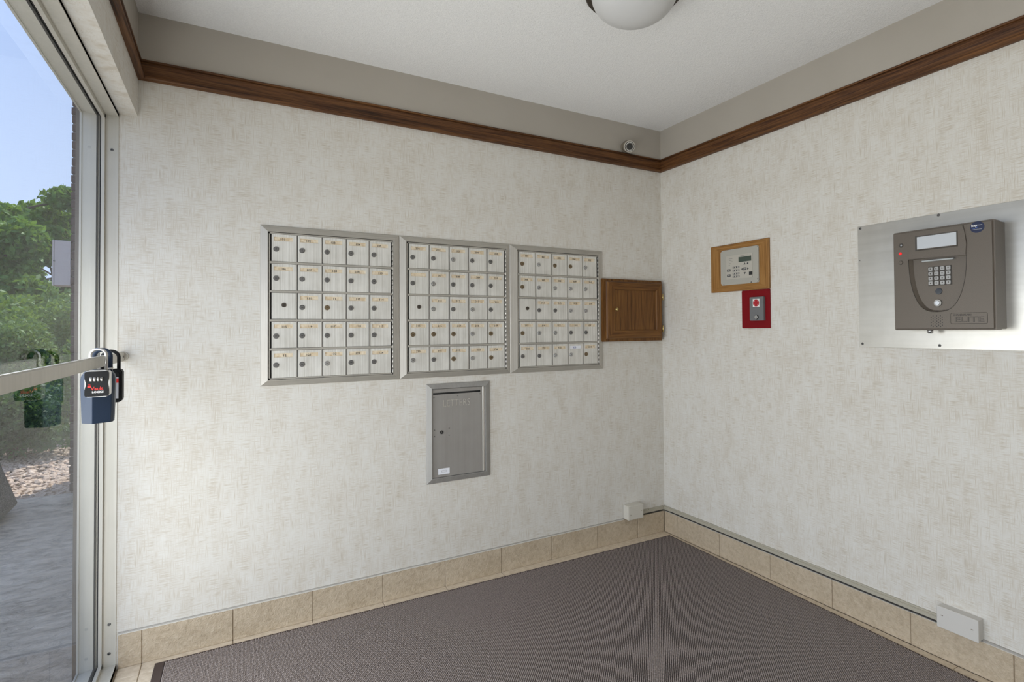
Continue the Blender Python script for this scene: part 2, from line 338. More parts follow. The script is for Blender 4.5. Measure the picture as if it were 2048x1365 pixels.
# ------------------------------------------------------------------ storefront glazing
win = thing('window_1', 'tall fixed storefront pane in pale aluminium framing', None, (0, 0, 0), kind='structure')
HZ, SZ, YM = 2.032, .014, -3.42               # head underside, sill top, far end
XI, XL, XG0, XG1, XE = XW, -2.684, -2.6975, -2.7045, -2.757
def frame_profile(nm, fn, mat='storefront_aluminium'):
    """fn(x0,x1,d0,d1): a box between two distances across the frame and two depths (d>0 into the opening)"""
    boxes(nm, mat, win, fn(XI, XE, -.045, 0), fn(XI, XI-.003, -.045, .0035), fn(XL, XG0+.003, 0, .014), fn(XG1-.004, XG1-.016, 0, .010), fn(XG1-.016, XG1-.030, 0, .005), fn(XE+.006, XE, 0, .004))
    boxes('gasket', 'gasket', win, fn(XG0+.003, XG0, 0, .012), fn(XG1, XG1-.004, 0, .010))
frame_profile('jamb', lambda a, b, d0, d1: ((a, -d0, SZ-.045), (b, -d1, HZ+.045)))
frame_profile('head', lambda a, b, d0, d1: ((a, .044, HZ-d0), (b, YM, HZ-d1)))
frame_profile('sill', lambda a, b, d0, d1: ((a, .044, SZ+d0), (b, YM, SZ+d1)))
boxes('mullion', 'storefront_aluminium', win, ((XI, -1.70, SZ), (XE, -1.745, HZ)))
boxes('pane', 'pane_glass', win, ((XG0, .006, SZ-.006), (XG1, -1.706, HZ+.006)))
boxes('pane', 'pane_glass', win, ((XG0, -1.739, SZ-.006), (XG1, YM, HZ+.006)))
boxes('outer_reveal', 'reveal', win, ((XE, .045, -.05), (XE-.011, -.003, HZ+.05)))
for zz in (.060, 1.905, .018+.148):
    bm = bmesh.new(); xs_ = XW-.020
    cyl(bm, (xs_, .001, zz), (xs_, -.0025, zz), .0062, .0045, 14, 0); bx(bm, (xs_-.003, -.0027, zz-.0008), (xs_+.003, -.0020, zz+.0008), 1); bx(bm, (xs_-.0008, -.0027, zz-.003), (xs_+.0008, -.0020, zz+.003), 1)
    finish('screw', bm, ['lock_steel', 'black'], win)

# horizontal guard bar across the glazing, with the lock boxes hanging from it
bar = thing('push_bar', 'pale aluminium horizontal push bar crossing the storefront glass', 'bar', (-2.63, 0, 1.141))
bm = bmesh.new(); bx(bm, (-.0065, -.004, -.017), (.0065, -3.35, .017)); bmesh.ops.bevel(bm, geom=bm.edges[:], offset=.003, segments=2, affect='EDGES'); finish('rail', bm, 'storefront_aluminium', bar)
bm = bmesh.new(); cyl(bm, (.0, -.010, 0), (0, 0, 0), .0175, .0185, 24); finish('end_flange', bm, 'storefront_aluminium', bar)
bm = bmesh.new(); cyl(bm, (.004, -.040, 0), (.009, -.040, 0), .0045, .0035, 12, 0); bx(bm, (.0088, -.043, -.0007), (.0094, -.037, .0007), 1); finish('screw', bm, ['lock_steel', 'black'], bar)

def shackle(parent, mat, half, z0, z1, r, y):
    bm = bmesh.new(); pts = [(-half, y, z0), (-half, y, z1-half)]
    pts += [(half*math.cos(math.pi-math.pi*k/12), y, z1-half+half*math.sin(math.pi*k/12)) for k in range(1, 12)]
    pts += [(half, y, z1-half), (half, y, z0)]; tube(bm, pts, r, 12); return finish('shackle', bm, mat, parent)
# combination lock box nearest the viewer
lb = thing('key_lock_box', 'small silver and black combination lock box with number dials and red lettering', 'lock box', (-2.6225, -.500, 1.080), group='lock boxes hanging on the push bar')
bm = bmesh.new(); prism(bm, rrect(-.0285, .0285, -.0385, .0385, .008), .002, .036); bmesh.ops.bevel(bm, geom=bm.edges[:], offset=.001, affect='EDGES'); finish('case', bm, 'lock_silver', lb)
bm = bmesh.new(); cov = []
for k in range(41):
    z = -.0365+.073*k/40; w = .0276-.0030*math.exp(-((z)/.012)**2); e_ = .0365-abs(z); w -= max(0, .006-e_)**2/.012*1.0
    cov.append((w, z))
prism(bm, [(w, z) for w, z in cov]+[(-w, z) for w, z in cov[::-1]], .003, -.006); finish('front_cover', bm, 'lock_black', lb)
for k in range(4):
    bm = bmesh.new(); cx_ = -.0142+.0082*k+.002
    cyl(bm, (cx_-.0030, -.004, .014), (cx_+.0030, -.004, .014), .0068, None, 14, 0)
    finish('number_dial', bm, 'lock_silver', lb)
    text('digit', '0', .0085, (cx_, -.0109, .0165), 'black', lb, .0002)
text('lettering', 'Vault', .0135, (.001, -.0062, -.0135), 'brand_red', lb, .0003, 1.0, .0003)
text('lettering', 'LOCKS', .0075, (.003, -.0062, -.0235), 'brand_white', lb, .0003, 1.15, .0002)
bm = bmesh.new(); tube(bm, [(-.0185, -.0063, -.004), (-.0185, -.0063, -.0005), (-.0165, -.0063, .0015), (-.0145, -.0063, -.0005), (-.0145, -.0063, -.004)], .0006, 6); bx(bm, (-.0205, -.0063, -.010), (-.0125, -.0060, -.004)); finish('padlock_mark', bm, 'brand_red', lb)
shackle(lb, 'lock_silver', .0185, .034, .101, .0042, .018)
boxes('paper_sticker', 'sticker_white', lb, ((-.020, .008, .0386), (.020, .030, .0392)))
# navy contractor lock box
lb = thing('key_lock_box', 'large navy blue lock box with ridged front hanging behind the combination box', 'lock box', (-2.6335, -.425, 1.040), group='lock boxes hanging on the push bar')
bm = bmesh.new(); rings = []
for z, w in ((-.083, .0375), (-.06, .0385), (.045, .0415), (.060, .0395), (.077, .029)):
    sh = .7*(.0415-w)*.3
    rings.append([bm.verts.new(q) for q in ((-w, .030-sh, z), (-w, .004+sh, z), (-.008, -.024+sh*2, z), (w*.86, -.006+sh, z), (w, .006+sh, z), (w, .030-sh, z))])
for i in range(len(rings)-1):
    for k in range(6): bm.faces.new((rings[i][k], rings[i][(k+1) % 6], rings[i+1][(k+1) % 6], rings[i+1][k]))
bm.faces.new(rings[0][::-1]); bm.faces.new(rings[-1]); bmesh.ops.bevel(bm, geom=[e_ for e_ in bm.edges], offset=.0012, segments=2, affect='EDGES'); finish('case', bm, 'navy_plastic', lb)
shackle(lb, 'navy_plastic', .0200, .070, .137, .0066, .012).location = (.0085, 0, 0)
for sg in (-1, 1): cyls('shackle_collar', 'lock_silver', lb, ((.0085+sg*.0200, .012, .0765), (.0085+sg*.0200, .012, .082), .0078))
# black one next to the wall
lb = thing('key_lock_box', 'slim black lock box with a red and grey label nearest the wall', 'lock box', (-2.621, -.32, 1.056), group='lock boxes hanging on the push bar')
bm = bmesh.new(); prism(bm, rrect(-.033, .033, -.052, .056, .012), .004, .036); bmesh.ops.bevel(bm, geom=bm.edges[:], offset=.0012, affect='EDGES'); finish('case', bm, 'lock_black', lb)
bm = bmesh.new(); prism(bm, rrect(-.031, .031, -.050, .053, .011), .004, -.003); prism(bm, rrect(-.026, .026, -.044, .047, .009), -.003, -.006); finish('front_cover', bm, 'lock_black', lb)
boxes('label_plate', 'label_grey', lb, ((-.022, -.006, -.038), (.0245, -.0068, .030)))
boxes('red_stripe', 'brand_red', lb, ((-.022, -.0068, .012), (.0245, -.0074, .026)))
shackle(lb, 'lock_black', .0215, .048, .114, .0050, .020)

# ------------------------------------------------------------------ mailboxes on the back wall
def mailbox_bank(label, x0, x1, ix0, ix1, base, skip={}, whites=(), bright=()):
    z0, z1, iz0, iz1 = 1.003, 1.670, 1.0275, 1.643
    T = thing('mailbox_bank', label, 'mailboxes', (x0, 0, z0), group='recessed mailbox banks')
    w, h = x1-x0, z1-z0; a0, a1, b0, b1 = ix0-x0, ix1-x0, iz0-z0, iz1-z0
    boxes('back_panel', 'dark_gap', T, ((.004, 0, .004), (w-.004, -.004, h-.004)))
    mitred(('bottom_rail', 'right_stile', 'top_rail', 'left_stile'), ('frame_aluminium_h', 'frame_aluminium'), T, (0, w, 0, h), (a0, w-a1, b0, h-b1),
           [(0, -.0005), (0, -.0045), (.10, -.0075), (.93, -.0165), (1, -.0165), (1, -.0005)])
    L0, L1 = a0+.0105, a1-.0065; P = (L1-L0)/5; R1 = b1-.0065; R0 = b0+.006; Q = (R1-R0)/5
    # rim and dividers of the master panel
    boxes('panel_rim', 'frame_aluminium_h', T, ((a0+.003, -.004, b1-.0025), (a1-.006, -.0125, R1-.0010)), ((a0+.003, -.004, b0+.0015), (a1-.006, -.0125, R0+.001)), ((a0+.003, -.004, b0+.0015), (L0-.0035, -.0125, b1-.0025)))
    for k in range(1, 5):
        boxes('row_divider', 'frame_aluminium_h', T, ((a0+.003, -.004, R0+k*Q-.0045), (L1, -.0145, R0+k*Q+.0045)), bevel=.0008)
        boxes('column_divider', 'frame_aluminium', T, ((L0+k*P-.0030, -.004, R0), (L0+k*P-.0005, -.0128, R1)))
    hb = bmesh.new(); nk = 27
    for k in range(nk):
        za = b0+.004+(b1-b0-.008)*k/nk; zb = b0+.004+(b1-b0-.008)*(k+1)/nk
        cyl(hb, (a1-.0032, -.0135, za+.0006), (a1-.0032, -.0135, zb-.0016), .0030, None, 8)
    finish('hinge', hb, 'hinge_steel', T)
    num = base
    for r in range(5):
        for c in range(5):
            xl, xr = L0+c*P+.0030, L0+(c+1)*P-.0042; zt, zb = R1-r*Q-.0056, R1-(r+1)*Q+.0056
            if r == 0: zt = R1-.0020
            if r == 4: zb = R0+.0020
            yf = -.0118+random.uniform(-.0005, .0005); master = (r == 2 and c == 0)
            if master:
                d = boxes('door', 'mailbox_aluminium', T, ((xl, -.005, zb), (xr, yf, zt)), bevel=.0006)
                bm = bmesh.new(); cx_, cz_ = (xl+xr)/2, (zt+zb)/2+.004
                cyl(bm, (cx_, yf, cz_), (cx_, yf-.003, cz_), .0098, .0090, 18, 0); bx(bm, (cx_-.0012, yf-.0034, cz_-.005), (cx_+.0012, yf-.0028, cz_+.005), 1)
                o = finish('lock', bm, ['lock_dark', 'black'], d); continue
            hx0, hx1, hz1 = xl+.0085, xr-.0125, zt-.0115; hz0 = hz1-.0165
            d = boxes('door', 'mailbox_aluminium', T, ((xl, -.005, zb), (xr, yf, hz0)), ((xl, -.005, hz1), (xr, yf, zt)), ((xl, -.005, hz0), (hx0, yf, hz1)), ((hx1, -.005, hz0), (xr, yf, hz1)))
            s_ = skip.get(num, str(num))
            boxes('name_card', 'card_white' if num in whites else 'card_paper', d, ((hx0, -.005, hz0), (hx1, yf+.0022, hz1)))
            if s_:
                text('number', s_, .0128, ((hx0+hx1)/2+random.uniform(-.004, .006), yf+.0020, (hz0+hz1)/2-.0002-random.uniform(0, .0016)), 'ink_blue' if num in whites else 'ink', d, .0002, 1.1, .00018)
            bm = bmesh.new(); lx, lz = xl+.0165, zt-.0600 if r else zt-.0625
            cyl(bm, (lx, yf+.001, lz), (lx, yf-.0022, lz), .0112, .0108, 20, 0); cyl(bm, (lx, yf-.0022, lz), (lx, yf-.0052, lz), .0085, .0078, 18, 0)
            vert = random.random() < .12
            bx(bm, (lx-(.0008 if vert else .0042), yf-.0055, lz-(.0042 if vert else .0009)), (lx+(.0008 if vert else .0042), yf-.0050, lz+(.0042 if vert else .0009)), 1)
            q = random.random(); lm = 'lock_steel' if q < .55-bright_share[base] else ('lock_bronze' if q < .80-bright_share[base] else 'lock_chrome')
            finish('lock', bm, [lm, 'black'], d)
            num += 1
    return T
bright_share = {101: -.1, 201: 0, 301: .3}
mailbox_bank('aluminium mailbox bank numbered 101 to 124, nearest the storefront glass', -2.1795, -1.6073, -2.1508, -1.6372, 101, {112: '11', 120: '12'})
mailbox_bank('aluminium mailbox bank numbered 201 to 224, middle of the three', -1.6067, -1.0388, -1.5760, -1.0612, 201, {206: ''})
mailbox_bank('aluminium mailbox bank numbered 301 to 324, beside the small oak cabinet', -1.0382, -.4510, -.9980, -.4835, 301, {}, (323,))

# ------------------------------------------------------------------ letter drop box
X0, Z0 = -1.4800, .4975
T = thing('letter_drop_box', 'grey steel letter drop box with slot, set in the wall below the mailboxes', 'letter box', (X0, 0, Z0))
w, h = .3265, .4740; a0, a1, b0, b1 = .0235, .2995, .0255, .4505
mitred(('bottom_rail', 'right_stile', 'top_rail', 'left_stile'), ('letterbox_frame',), T, (0, w, 0, h), (a0, w-a1, b0, h-b1), [(0, -.0005), (0, -.0045), (.10, -.0065), (.93, -.016), (1, -.016), (1, -.0005)])
boxes('back_panel', 'black', T, ((.006, 0, .006), (w-.006, -.0025, h-.006)))
sz0, sz1, sx0, sx1 = .4215, .4305, .0315, .2755
dm = bmesh.new(); dx0, dx1, dz0, dz1 = a0+.001, .2845, b0+.0015, b1-.0025
for q in (((dx0, -.004, dz0), (dx1, -.0075, sz0)), ((dx0, -.004, sz1), (dx1, -.0075, dz1)), ((dx0, -.004, sz0), (sx0, -.0075, sz1)), ((sx1, -.004, sz0), (dx1, -.0075, sz1))): bx(dm, *q)
D = finish('door', dm, 'letterbox_steel', T)
text('lettering', 'LETTERS', .047, (.150, -.0076, .3760), 'hinge_steel', D, .0009, .80, -.0008)  # brighter metal paints in the light caught on the embossed strokes
bm = bmesh.new(); cyl(bm, (.0730, -.007, .2405), (.0730, -.0105, .2405), .0088, .0082, 20, 0); bx(bm, (.0718, -.0108, .2365), (.0742, -.0103, .2445), 1); finish('lock', bm, ['black', 'lock_steel'], D)
for (sx_, sz_) in ((.0365, .4085), (.1548, .410), (.2733, .412), (.0383, .2537), (.0381, .2228), (.1107, .2561), (.1105, .2224)):
    cyls('rivet', 'lock_steel', D, ((sx_, -.007, sz_), (sx_, -.0090, sz_), .0031, .0022, 10))
boxes('maker_plate', 'card_white', D, ((.0550, -.0075, .039), (.1125, -.0086, .067)), bevel=.0004)
boxes('plate_mark', 'label_grey', D, ((.072, -.0086, .049), (.098, -.0089, .058)))
boxes('plate_mark', 'card_white', D, ((.074, -.0089, .0505), (.096, -.0091, .0565)))
boxes('hinge', 'hinge_steel', T, ((.2860, -.003, b0+.002), (.2965, -.0085, b1-.002)), bevel=.001)

# ------------------------------------------------------------------ oak key cabinet in the corner
T = thing('oak_cabinet', 'small oak wall cabinet with brass knob in the corner', 'cabinet', (-.4640, 0, 1.1550))
w, h = .4440, .3600
bm = bmesh.new(); bx(bm, (0, -.0005, 0), (w, -.022, h)); bmesh.ops.bevel(bm, geom=bm.edges[:], offset=.003, segments=2, affect='EDGES'); finish('body', bm, 'cabinet_oak_z', T)
D = boxes('door', 'cabinet_oak_z', T, ((.060, -.0225, .050), (w-.045, -.0315, h-.050)))
ox0, ox1, oz0, oz1 = .020, w-.008, .017, h-.014
prof = [(0, -.0215), (0, -.0300), (.10, -.0370), (.22, -.0400), (.84, -.0400), (.90, -.0385), (1, -.0335), (1, -.0215)]
mitred(('rail', 'stile', 'rail', 'stile'), ('cabinet_oak_x', 'cabinet_oak_z'), D, (ox0, ox1, oz0, oz1), (.062, .052, .050, .050), prof)
bm = bmesh.new(); cyl(bm, (.0790, -.0395, .184), (.0790, -.048, .184), .0045, .0045, 14)
for k in range(6):
    t0, t1 = math.pi*k/6, math.pi*(k+1)/6
    if k: pass
    cyl(bm, (.0790, -.0545+.0075*math.cos(t0), .184), (.0790, -.0545+.0075*math.cos(t1), .184), max(.0005, .0115*math.sin(t0)), max(.0005, .0115*math.sin(t1)), 20)
finish('knob', bm, 'brass', D)
for zz in (.072, .262):
    cyls('hinge', 'brass', D, ((w-.0050, -.0345, zz-.020), (w-.0050, -.0345, zz+.020), .0036, None, 10))

# ------------------------------------------------------------------ right wall: annunciator in an oak surround
T = thing('alarm_keypad', 'beige alarm keypad panel set in a light oak surround', 'keypad', (0, -.4085, 1.4200), RB)
w, h = .3720, .2490
mitred(('bottom_board', 'right_board', 'top_board', 'left_board'), ('honey_oak_x', 'honey_oak_z'), T, (0, w, 0, h), (.080, .060, .036, .036), [(0, -.0005), (0, -.011), (.05, -.013), (.95, -.013), (1, -.011), (1, -.0005)])
bm = bmesh.new(); prism(bm, rrect(.0655, .3075, .0320, .2170, .010), -.0125, -.030); bmesh.ops.bevel(bm, geom=[e_ for e_ in bm.edges if abs(e_.verts[0].co.y+.030) < 1e-5 and abs(e_.verts[1].co.y+.030) < 1e-5], offset=.004, segments=2, affect='EDGES')
B_ = finish('panel', bm, 'alarm_plastic', T); B_.location = (.0095, .012, .002)
fx0, fx1, fz0, fz1 = .104, .272, .060, .184
bm = bmesh.new(); prism(bm, rrect(fx0, fx1, fz0, fz1, .005), -.030, -.0315); finish('faceplate', bm, 'alarm_face', B_)
boxes('display', 'alarm_lcd', B_, ((.186, -.0315, .1445), (.2655, -.0322, .1705)))
for k in range(5):
    boxes('legend', 'key_dark', B_, ((.124, -.0315, .168-.0085*k), (.146-(.004*k if k > 2 else 0), -.0317, .1694-.0085*k)))
    cyls('indicator', 'key_dark', B_, ((.116, -.0315, .1687-.0085*k), (.116, -.032, .1687-.0085*k), .0011, None, 8))
boxes('legend', 'key_dark', B_, ((.196, -.0315, .1755), (.246, -.0317, .1768)))
for r in range(4):
    for c in range(3):
        kx, kz = .154+.0150*c, .1200-.0160*r
        boxes('key', ['key_dark', 'key_light'], B_, ((kx-.0055, -.0315, kz-.0045), (kx+.0055, -.0328, kz+.0045)), ((kx-.0035, -.0328, kz-.0035), (kx+.0012, -.0331, kz+.0035), 1))
for kz in (.1080, .0810):
    boxes('key', ['key_dark', 'key_light'], B_, ((.110, -.0315, kz-.006), (.1325, -.0328, kz+.006)), ((.114, -.0328, kz-.0012), (.1285, -.0331, kz+.0012), 1))
bm = bmesh.new(); prism(bm, [(.2185, .1290), (.2305, .1290), (.2245, .1400)], -.0315, -.0328); finish('arrow_key', bm, 'key_dark', B_)
bm = bmesh.new(); prism(bm, [(.2185, .0900), (.2245, .0795), (.2305, .0900)], -.0315, -.0328); finish('arrow_key', bm, 'key_dark', B_)
bm = bmesh.new(); prism(bm, [(.2020, .1070), (.2105, .1015), (.2105, .1125)], -.0315, -.0328); finish('arrow_key', bm, 'key_dark', B_)
bm = bmesh.new(); prism(bm, [(.2400, .1015), (.2400, .1125), (.2500, .1070)], -.0315, -.0328); finish('arrow_key', bm, 'key_dark', B_)
boxes('key', ['key_dark', 'key_light'], B_, ((.2150, -.0315, .1000), (.2345, -.0328, .1140)), ((.2190, -.0328, .1058), (.2305, -.0331, .1082), 1))
cyls('indicator', 'key_dark', B_, ((.243, -.0315, .1335), (.243, -.0325, .1335), .0050, .0045, 14))
boxes('sounder', 'black', B_, ((.251, -.0315, .0735), (.2715, -.0325, .0900)))
for sx_, sz_ in ((.085, .0355), (.262, .0365), (.3015, .0495)): cyls('screw', 'black', B_, ((sx_, -.029, sz_), (sx_, -.0306, sz_), .0030, None, 10))

# fire department key switch
T = thing('fire_key_switch', 'red plate with grey key switch and fire department cross below the alarm keypad', 'key switch', (0, -.6100, 1.2255), RB)
bm = bmesh.new(); prism(bm, rrect(0, .1695, 0, .1935, .004), -.0005, -.0060); bmesh.ops.bevel(bm, geom=[e_ for e_ in bm.edges if max(e_.verts[0].co.y, e_.verts[1].co.y) < -.005], offset=.0012, affect='EDGES'); finish('backplate', bm, 'red_paint', T)
bm = bmesh.new(); prism(bm, rrect(.0385, .1215, .0375, .1555, .003), -.006, -.019); bmesh.ops.bevel(bm, geom=bm.edges[:], offset=.001, affect='EDGES'); G = finish('switch_box', bm, 'grey_paint', T); G.location = (.021, 0, .001)
boxes('sticker', 'sticker_white', G, ((.0580, -.019, .1060), (.0975, -.0194, .1455)))
bm = bmesh.new(); cx_, cz_ = .0777, .1258
for k in range(4):
    a_ = k*math.pi/2; ux, uz = math.cos(a_), math.sin(a_); px_, pz_ = -uz, ux; P_ = []
    P_ += [(cx_+px_*.0030, cz_+pz_*.0030), (cx_-px_*.0030, cz_-pz_*.0030)]
    for j in range(7):
        s_ = -1+2*j/6; P_.append((cx_+ux*(.0145+.0035*(1-s_*s_))+px_*.0115*s_, cz_+uz*(.0145+.0035*(1-s_*s_))+pz_*.0115*s_))
    prism(bm, P_, -.0194, -.0198)
cyl(bm, (cx_, -.0194, cz_), (cx_, -.0199, cz_), .0060, None, 18); finish('fire_cross', bm, 'sticker_red', G)
bm = bmesh.new(); cyl(bm, (.0800, -.019, .0545), (.0800, -.022, .0545), .0120, .0115, 20, 1); cyl(bm, (.0790, -.022, .0545), (.0790, -.0235, .0545), .0100, .0092, 20, 0); bx(bm, (.0790, -.0239, .0537), (.0860, -.0233, .0553), 1); finish('key_lock', bm, ['lock_chrome', 'black'], G)

# ------------------------------------------------------------------ entry phone on its steel backing plate
T = thing('backing_plate', 'brushed steel backing plate screwed to the wall behind the entry phone', 'plate', (0, -1.2155, 1.1450), RB)
bm = bmesh.new(); bx(bm, (0, -.0003, 0), (.735, -.0033, .5050)); bmesh.ops.bevel(bm, geom=bm.edges[:], offset=.0007, affect='EDGES'); finish('sheet', bm, 'brushed_plate', T)
for sx_, sz_ in ((.0110, .4960), (.3050, .4990), (.0125, .0135), (.3005, .0125), (.0075, .362), (.724, .496), (.724, .0135)):
    rr = .0022 if sz_ == .362 else .0058
    bm = bmesh.new(); cyl(bm, (sx_, -.003, sz_), (sx_, -.0052, sz_), rr, rr*.6, 14, 0); bx(bm, (sx_-rr*.35, -.0056, sz_-rr*.3), (sx_+rr*.35, -.0050, sz_+rr*.3), 1); finish('screw', bm, ['lock_steel', 'black'], T)

T = thing('entry_phone', 'taupe telephone entry unit with keypad and display on the steel plate', 'intercom', (0, -1.4010, 1.2150), RB)
w, h = .3225, .3720
def soft(name, mat, pts, y0, y1, off, parent, seg=3):
    bm = bmesh.new(); prism(bm, pts, y0, y1)
    bmesh.ops.bevel(bm, geom=[e_ for e_ in bm.edges if abs(e_.verts[0].co.y-y1) < 1e-6 and abs(e_.verts[1].co.y-y1) < 1e-6], offset=off, segments=seg, affect='EDGES')
    o = finish(name, bm, mat, parent); return o
soft('back_box', 'taupe_housing', rrect(.003, w-.002, .003, h-.003, .004), -.0035, -.040, .001, T)
bm = bmesh.new(); prism(bm, rrect(.004, w-.004, .004, h-.004, .004), -.040, -.0435); finish('seam', bm, 'taupe_dark', T)
# front cover: its shield-shaped centre bay is a real recess
def shield(n=26, inset=0.):
    cx_, zt_, zb_, hw = .1490, .2650, .0660, .0935
    P_ = [(cx_-hw+inset, zt_-inset), (cx_+hw-inset, zt_-inset)]
    for k in range(1, n):
        t_ = k/n; ang = math.pi*t_; P_.append((cx_+(hw-inset)*math.cos(ang)**1 if False else cx_+(hw-inset)*math.copysign(abs(math.cos(ang))**.72, math.cos(ang)), zt_-inset-(zt_-zb_-2*inset)*math.sin(ang)**.95))
    return P_
y0_, y1_, yr_ = -.0435, -.0900, -.0770
bm = bmesh.new(); outer = rrect(0, w, 0, h, .006, 4); hole = shield()
for yy, store in ((y1_, 'f'),):
    vo = [bm.verts.new((x, y1_, z)) for x, z in outer]; vh = [bm.verts.new((x, y1_, z)) for x, z in hole]
    eo = [bm.edges.new((vo[i], vo[(i+1) % len(vo)])) for i in range(len(vo))]; eh = [bm.edges.new((vh[i], vh[(i+1) % len(vh)])) for i in range(len(vh))]
    bmesh.ops.triangle_fill(bm, use_beauty=True, use_dissolve=False, edges=eo+eh)
for f_ in [f_ for f_ in bm.faces]:            # drop anything filled inside the recess
    c_ = f_.calc_center_median()
    if all(v in vh for v in f_.verts): bm.faces.remove(f_)
inn = shield(inset=.0)
vb = [bm.verts.new((.149+(x-.149)*.93+.004, yr_, .2650+(z-.265)*.965-.002)) for x, z in hole]
for i in range(len(vh)):
    bm.faces.new((vh[i], vh[(i+1) % len(vh)], vb[(i+1) % len(vb)], vb[i]))
bm.faces.new(vb)
vk = [bm.verts.new((x, y0_, z)) for x, z in outer]
for i in range(len(vo)): bm.faces.new((vo[i], vk[i], vk[(i+1) % len(vk)], vo[(i+1) % len(vo)]))
bm.faces.new(vk)
bmesh.ops.bevel(bm, geom=eo, offset=.006, segments=3, affect='EDGES')
FC = finish('front_cover', bm, 'taupe_housing', T)
bm = bmesh.new(); hl = hole[1:]+hole[:1]; tube(bm, [(x, y1_-.0001, z) for x, z in [(.2340, .3655), (.2440, .300)]+hl], .0010, 6); tube(bm, [(x, y1_-.0001, z) for x, z in [hole[0], (.0560, .300), (.0600, .3655)]], .0010, 6); finish('bay_outline', bm, 'taupe_dark', T)
# raised brow above the recess with the display
bm = bmesh.new(); P_ = [(.0560, .2640), (.2425, .2600), (.2440, .300), (.2385, .345), (.2340, .3655), (.0600, .3655), (.0570, .330)]
prism(bm, P_, -.0895, -.0945); bmesh.ops.bevel(bm, geom=[e_ for e_ in bm.edges if max(e_.verts[0].co.y, e_.verts[1].co.y) < -.094], offset=.002, segments=2, affect='EDGES')
BR = finish('brow', bm, 'taupe_housing', T)
mitred(('bezel_bottom', 'bezel_right', 'bezel_top', 'bezel_left'), ('taupe_dark',), BR, (.0820, .2190, .2925, .3475), (.006, .004, .004, .004), [(0, -.0940), (0, -.0956), (1, -.0950), (1, -.0940)])
boxes('screen', 'screen_glass', BR, ((.0880, -.0940, .2985), (.2150, -.0949, .3435)))
boxes('light_bar', 'pale_bar', T, ((.100, -.0770, .2500), (.2020, -.0900, .2555)), bevel=.001)
KP = boxes('keypad', 'taupe_dark', T, ((.1160, -.0770, .1620), (.1920, -.0785, .2310)), bevel=.0008)
for r in range(4):
    for c in range(4):
        kx, kz = .1255+.0190*c, .2225-.0172*r
        bm = bmesh.new(); v_, f_ = bx(bm, (kx-.0072, -.0785, kz-.0066), (kx+.0072, -.0835, kz+.0066))
        bmesh.ops.bevel(bm, geom=bm.edges[:], offset=.0016, segments=2, affect='EDGES'); K = finish('key', bm, 'key_chrome', KP)
        # glyph sits in the key's face
        gb = bmesh.new(); bx(gb, (kx-.0018, -.0835, kz-.0024), (kx+.0018, -.0837, kz+.0024)); finish('key_glyph', gb, 'taupe_dark', KP)
cyls('camera_lens', 'lens', T, ((.1495, -.0765, .1405), (.1495, -.0800, .1405), .0115, .0108, 24))
cyls('call_button', 'key_chrome', T, ((.1465, -.0765, .0985), (.1465, -.0830, .0985), .0130, .0118, 24)); cyls('call_button_cap', 'lock_chrome', T, ((.1465, -.0830, .0985), (.1465, -.0845, .0985), .0085, .0075, 20))
cyls('sensor_ring', 'taupe_dark', T, ((.0300, -.0895, .3210), (.0300, -.0912, .3210), .0085, .0078, 18)); cyls('sensor', 'lock_chrome', T, ((.0315, -.0912, .3210), (.0315, -.0925, .3210), .0045, .0030, 14))
cyls('indicator', 'led_red', T, ((.0270, -.0895, .2900), (.0270, -.0920, .2900), .0058, .0046, 16))
cyls('sensor_ring', 'taupe_dark', T, ((.0285, -.0895, .2560), (.0285, -.0908, .2560), .0085, .0078, 18)); cyls('sensor', 'taupe_housing', T, ((.0285, -.0905, .2560), (.0285, -.0922, .2560), .0066, .0056, 16))
bm = bmesh.new()
for i in range(-4, 5):
    for j in range(-5, 6):
        if (i/3.9)**2+(j/4.9)**2 <= 1.02 and (i+j) % 2 == 0: cyl(bm, (.1465+i*.0060, -.0895, .0325+j*.0048), (.1465+i*.0060, -.0903, .0325+j*.0048), .0017, None, 6)
finish('speaker_holes', bm, 'black', T)
pl = rrect(.1905, .2995, .0225, .0600, .005, 4); bm = bmesh.new()
tube(bm, [(x, -.0900, z) for x, z in pl+pl[:1]], .0007, 5); finish('badge_outline', bm, 'taupe_dark', T)
text('lettering', 'CHAMBERLAIN', .0082, (.198, -.0902, .0530), 'taupe_dark', T, .0004, 1.0, .0003, 'LEFT')
text('lettering', 'ELITE', .0265, (.2465, -.0902, .0365), 'taupe_dark', T, .0005, 1.42, .0002)
text('lettering', 'ELITE', .0265, (.2465, -.0906, .0365), 'taupe_housing', T, .0006, 1.42, -.0008)
bm = bmesh.new(); P_ = [(.2755+.0210*math.cos(2*math.pi*k/28), .3510+.0195*math.sin(2*math.pi*k/28)) for k in range(28)]; prism(bm, P_, -.0895, -.0905); ST = finish('sticker', bm, 'sticker_navy', T)
text('lettering', 'key', .0110, (.2670, -.0906, .3570), 'brand_white', ST, .0002, 1.1, .0003)
boxes('print_line', 'brand_white', ST, ((.2740, -.0905, .3570), (.2900, -.0907, .3580)), ((.2620, -.0905, .3430), (.2890, -.0907, .3436)))
bm = bmesh.new(); tube(bm, [(.2590+.0017*k, -.0906, .3505-.0030*math.sin(math.pi*k/10)) for k in range(11)], .0009, 5); finish('print_swoosh', bm, 'sticker_blue', ST)
cyls('bottom_lock', 'lock_chrome', T, ((.1050, -.048, .003), (.1050, -.048, -.0100), .0100, .0095, 20), ((.1050, -.048, -.010), (.1050, -.048, -.0125), .0070, .0065, 18))

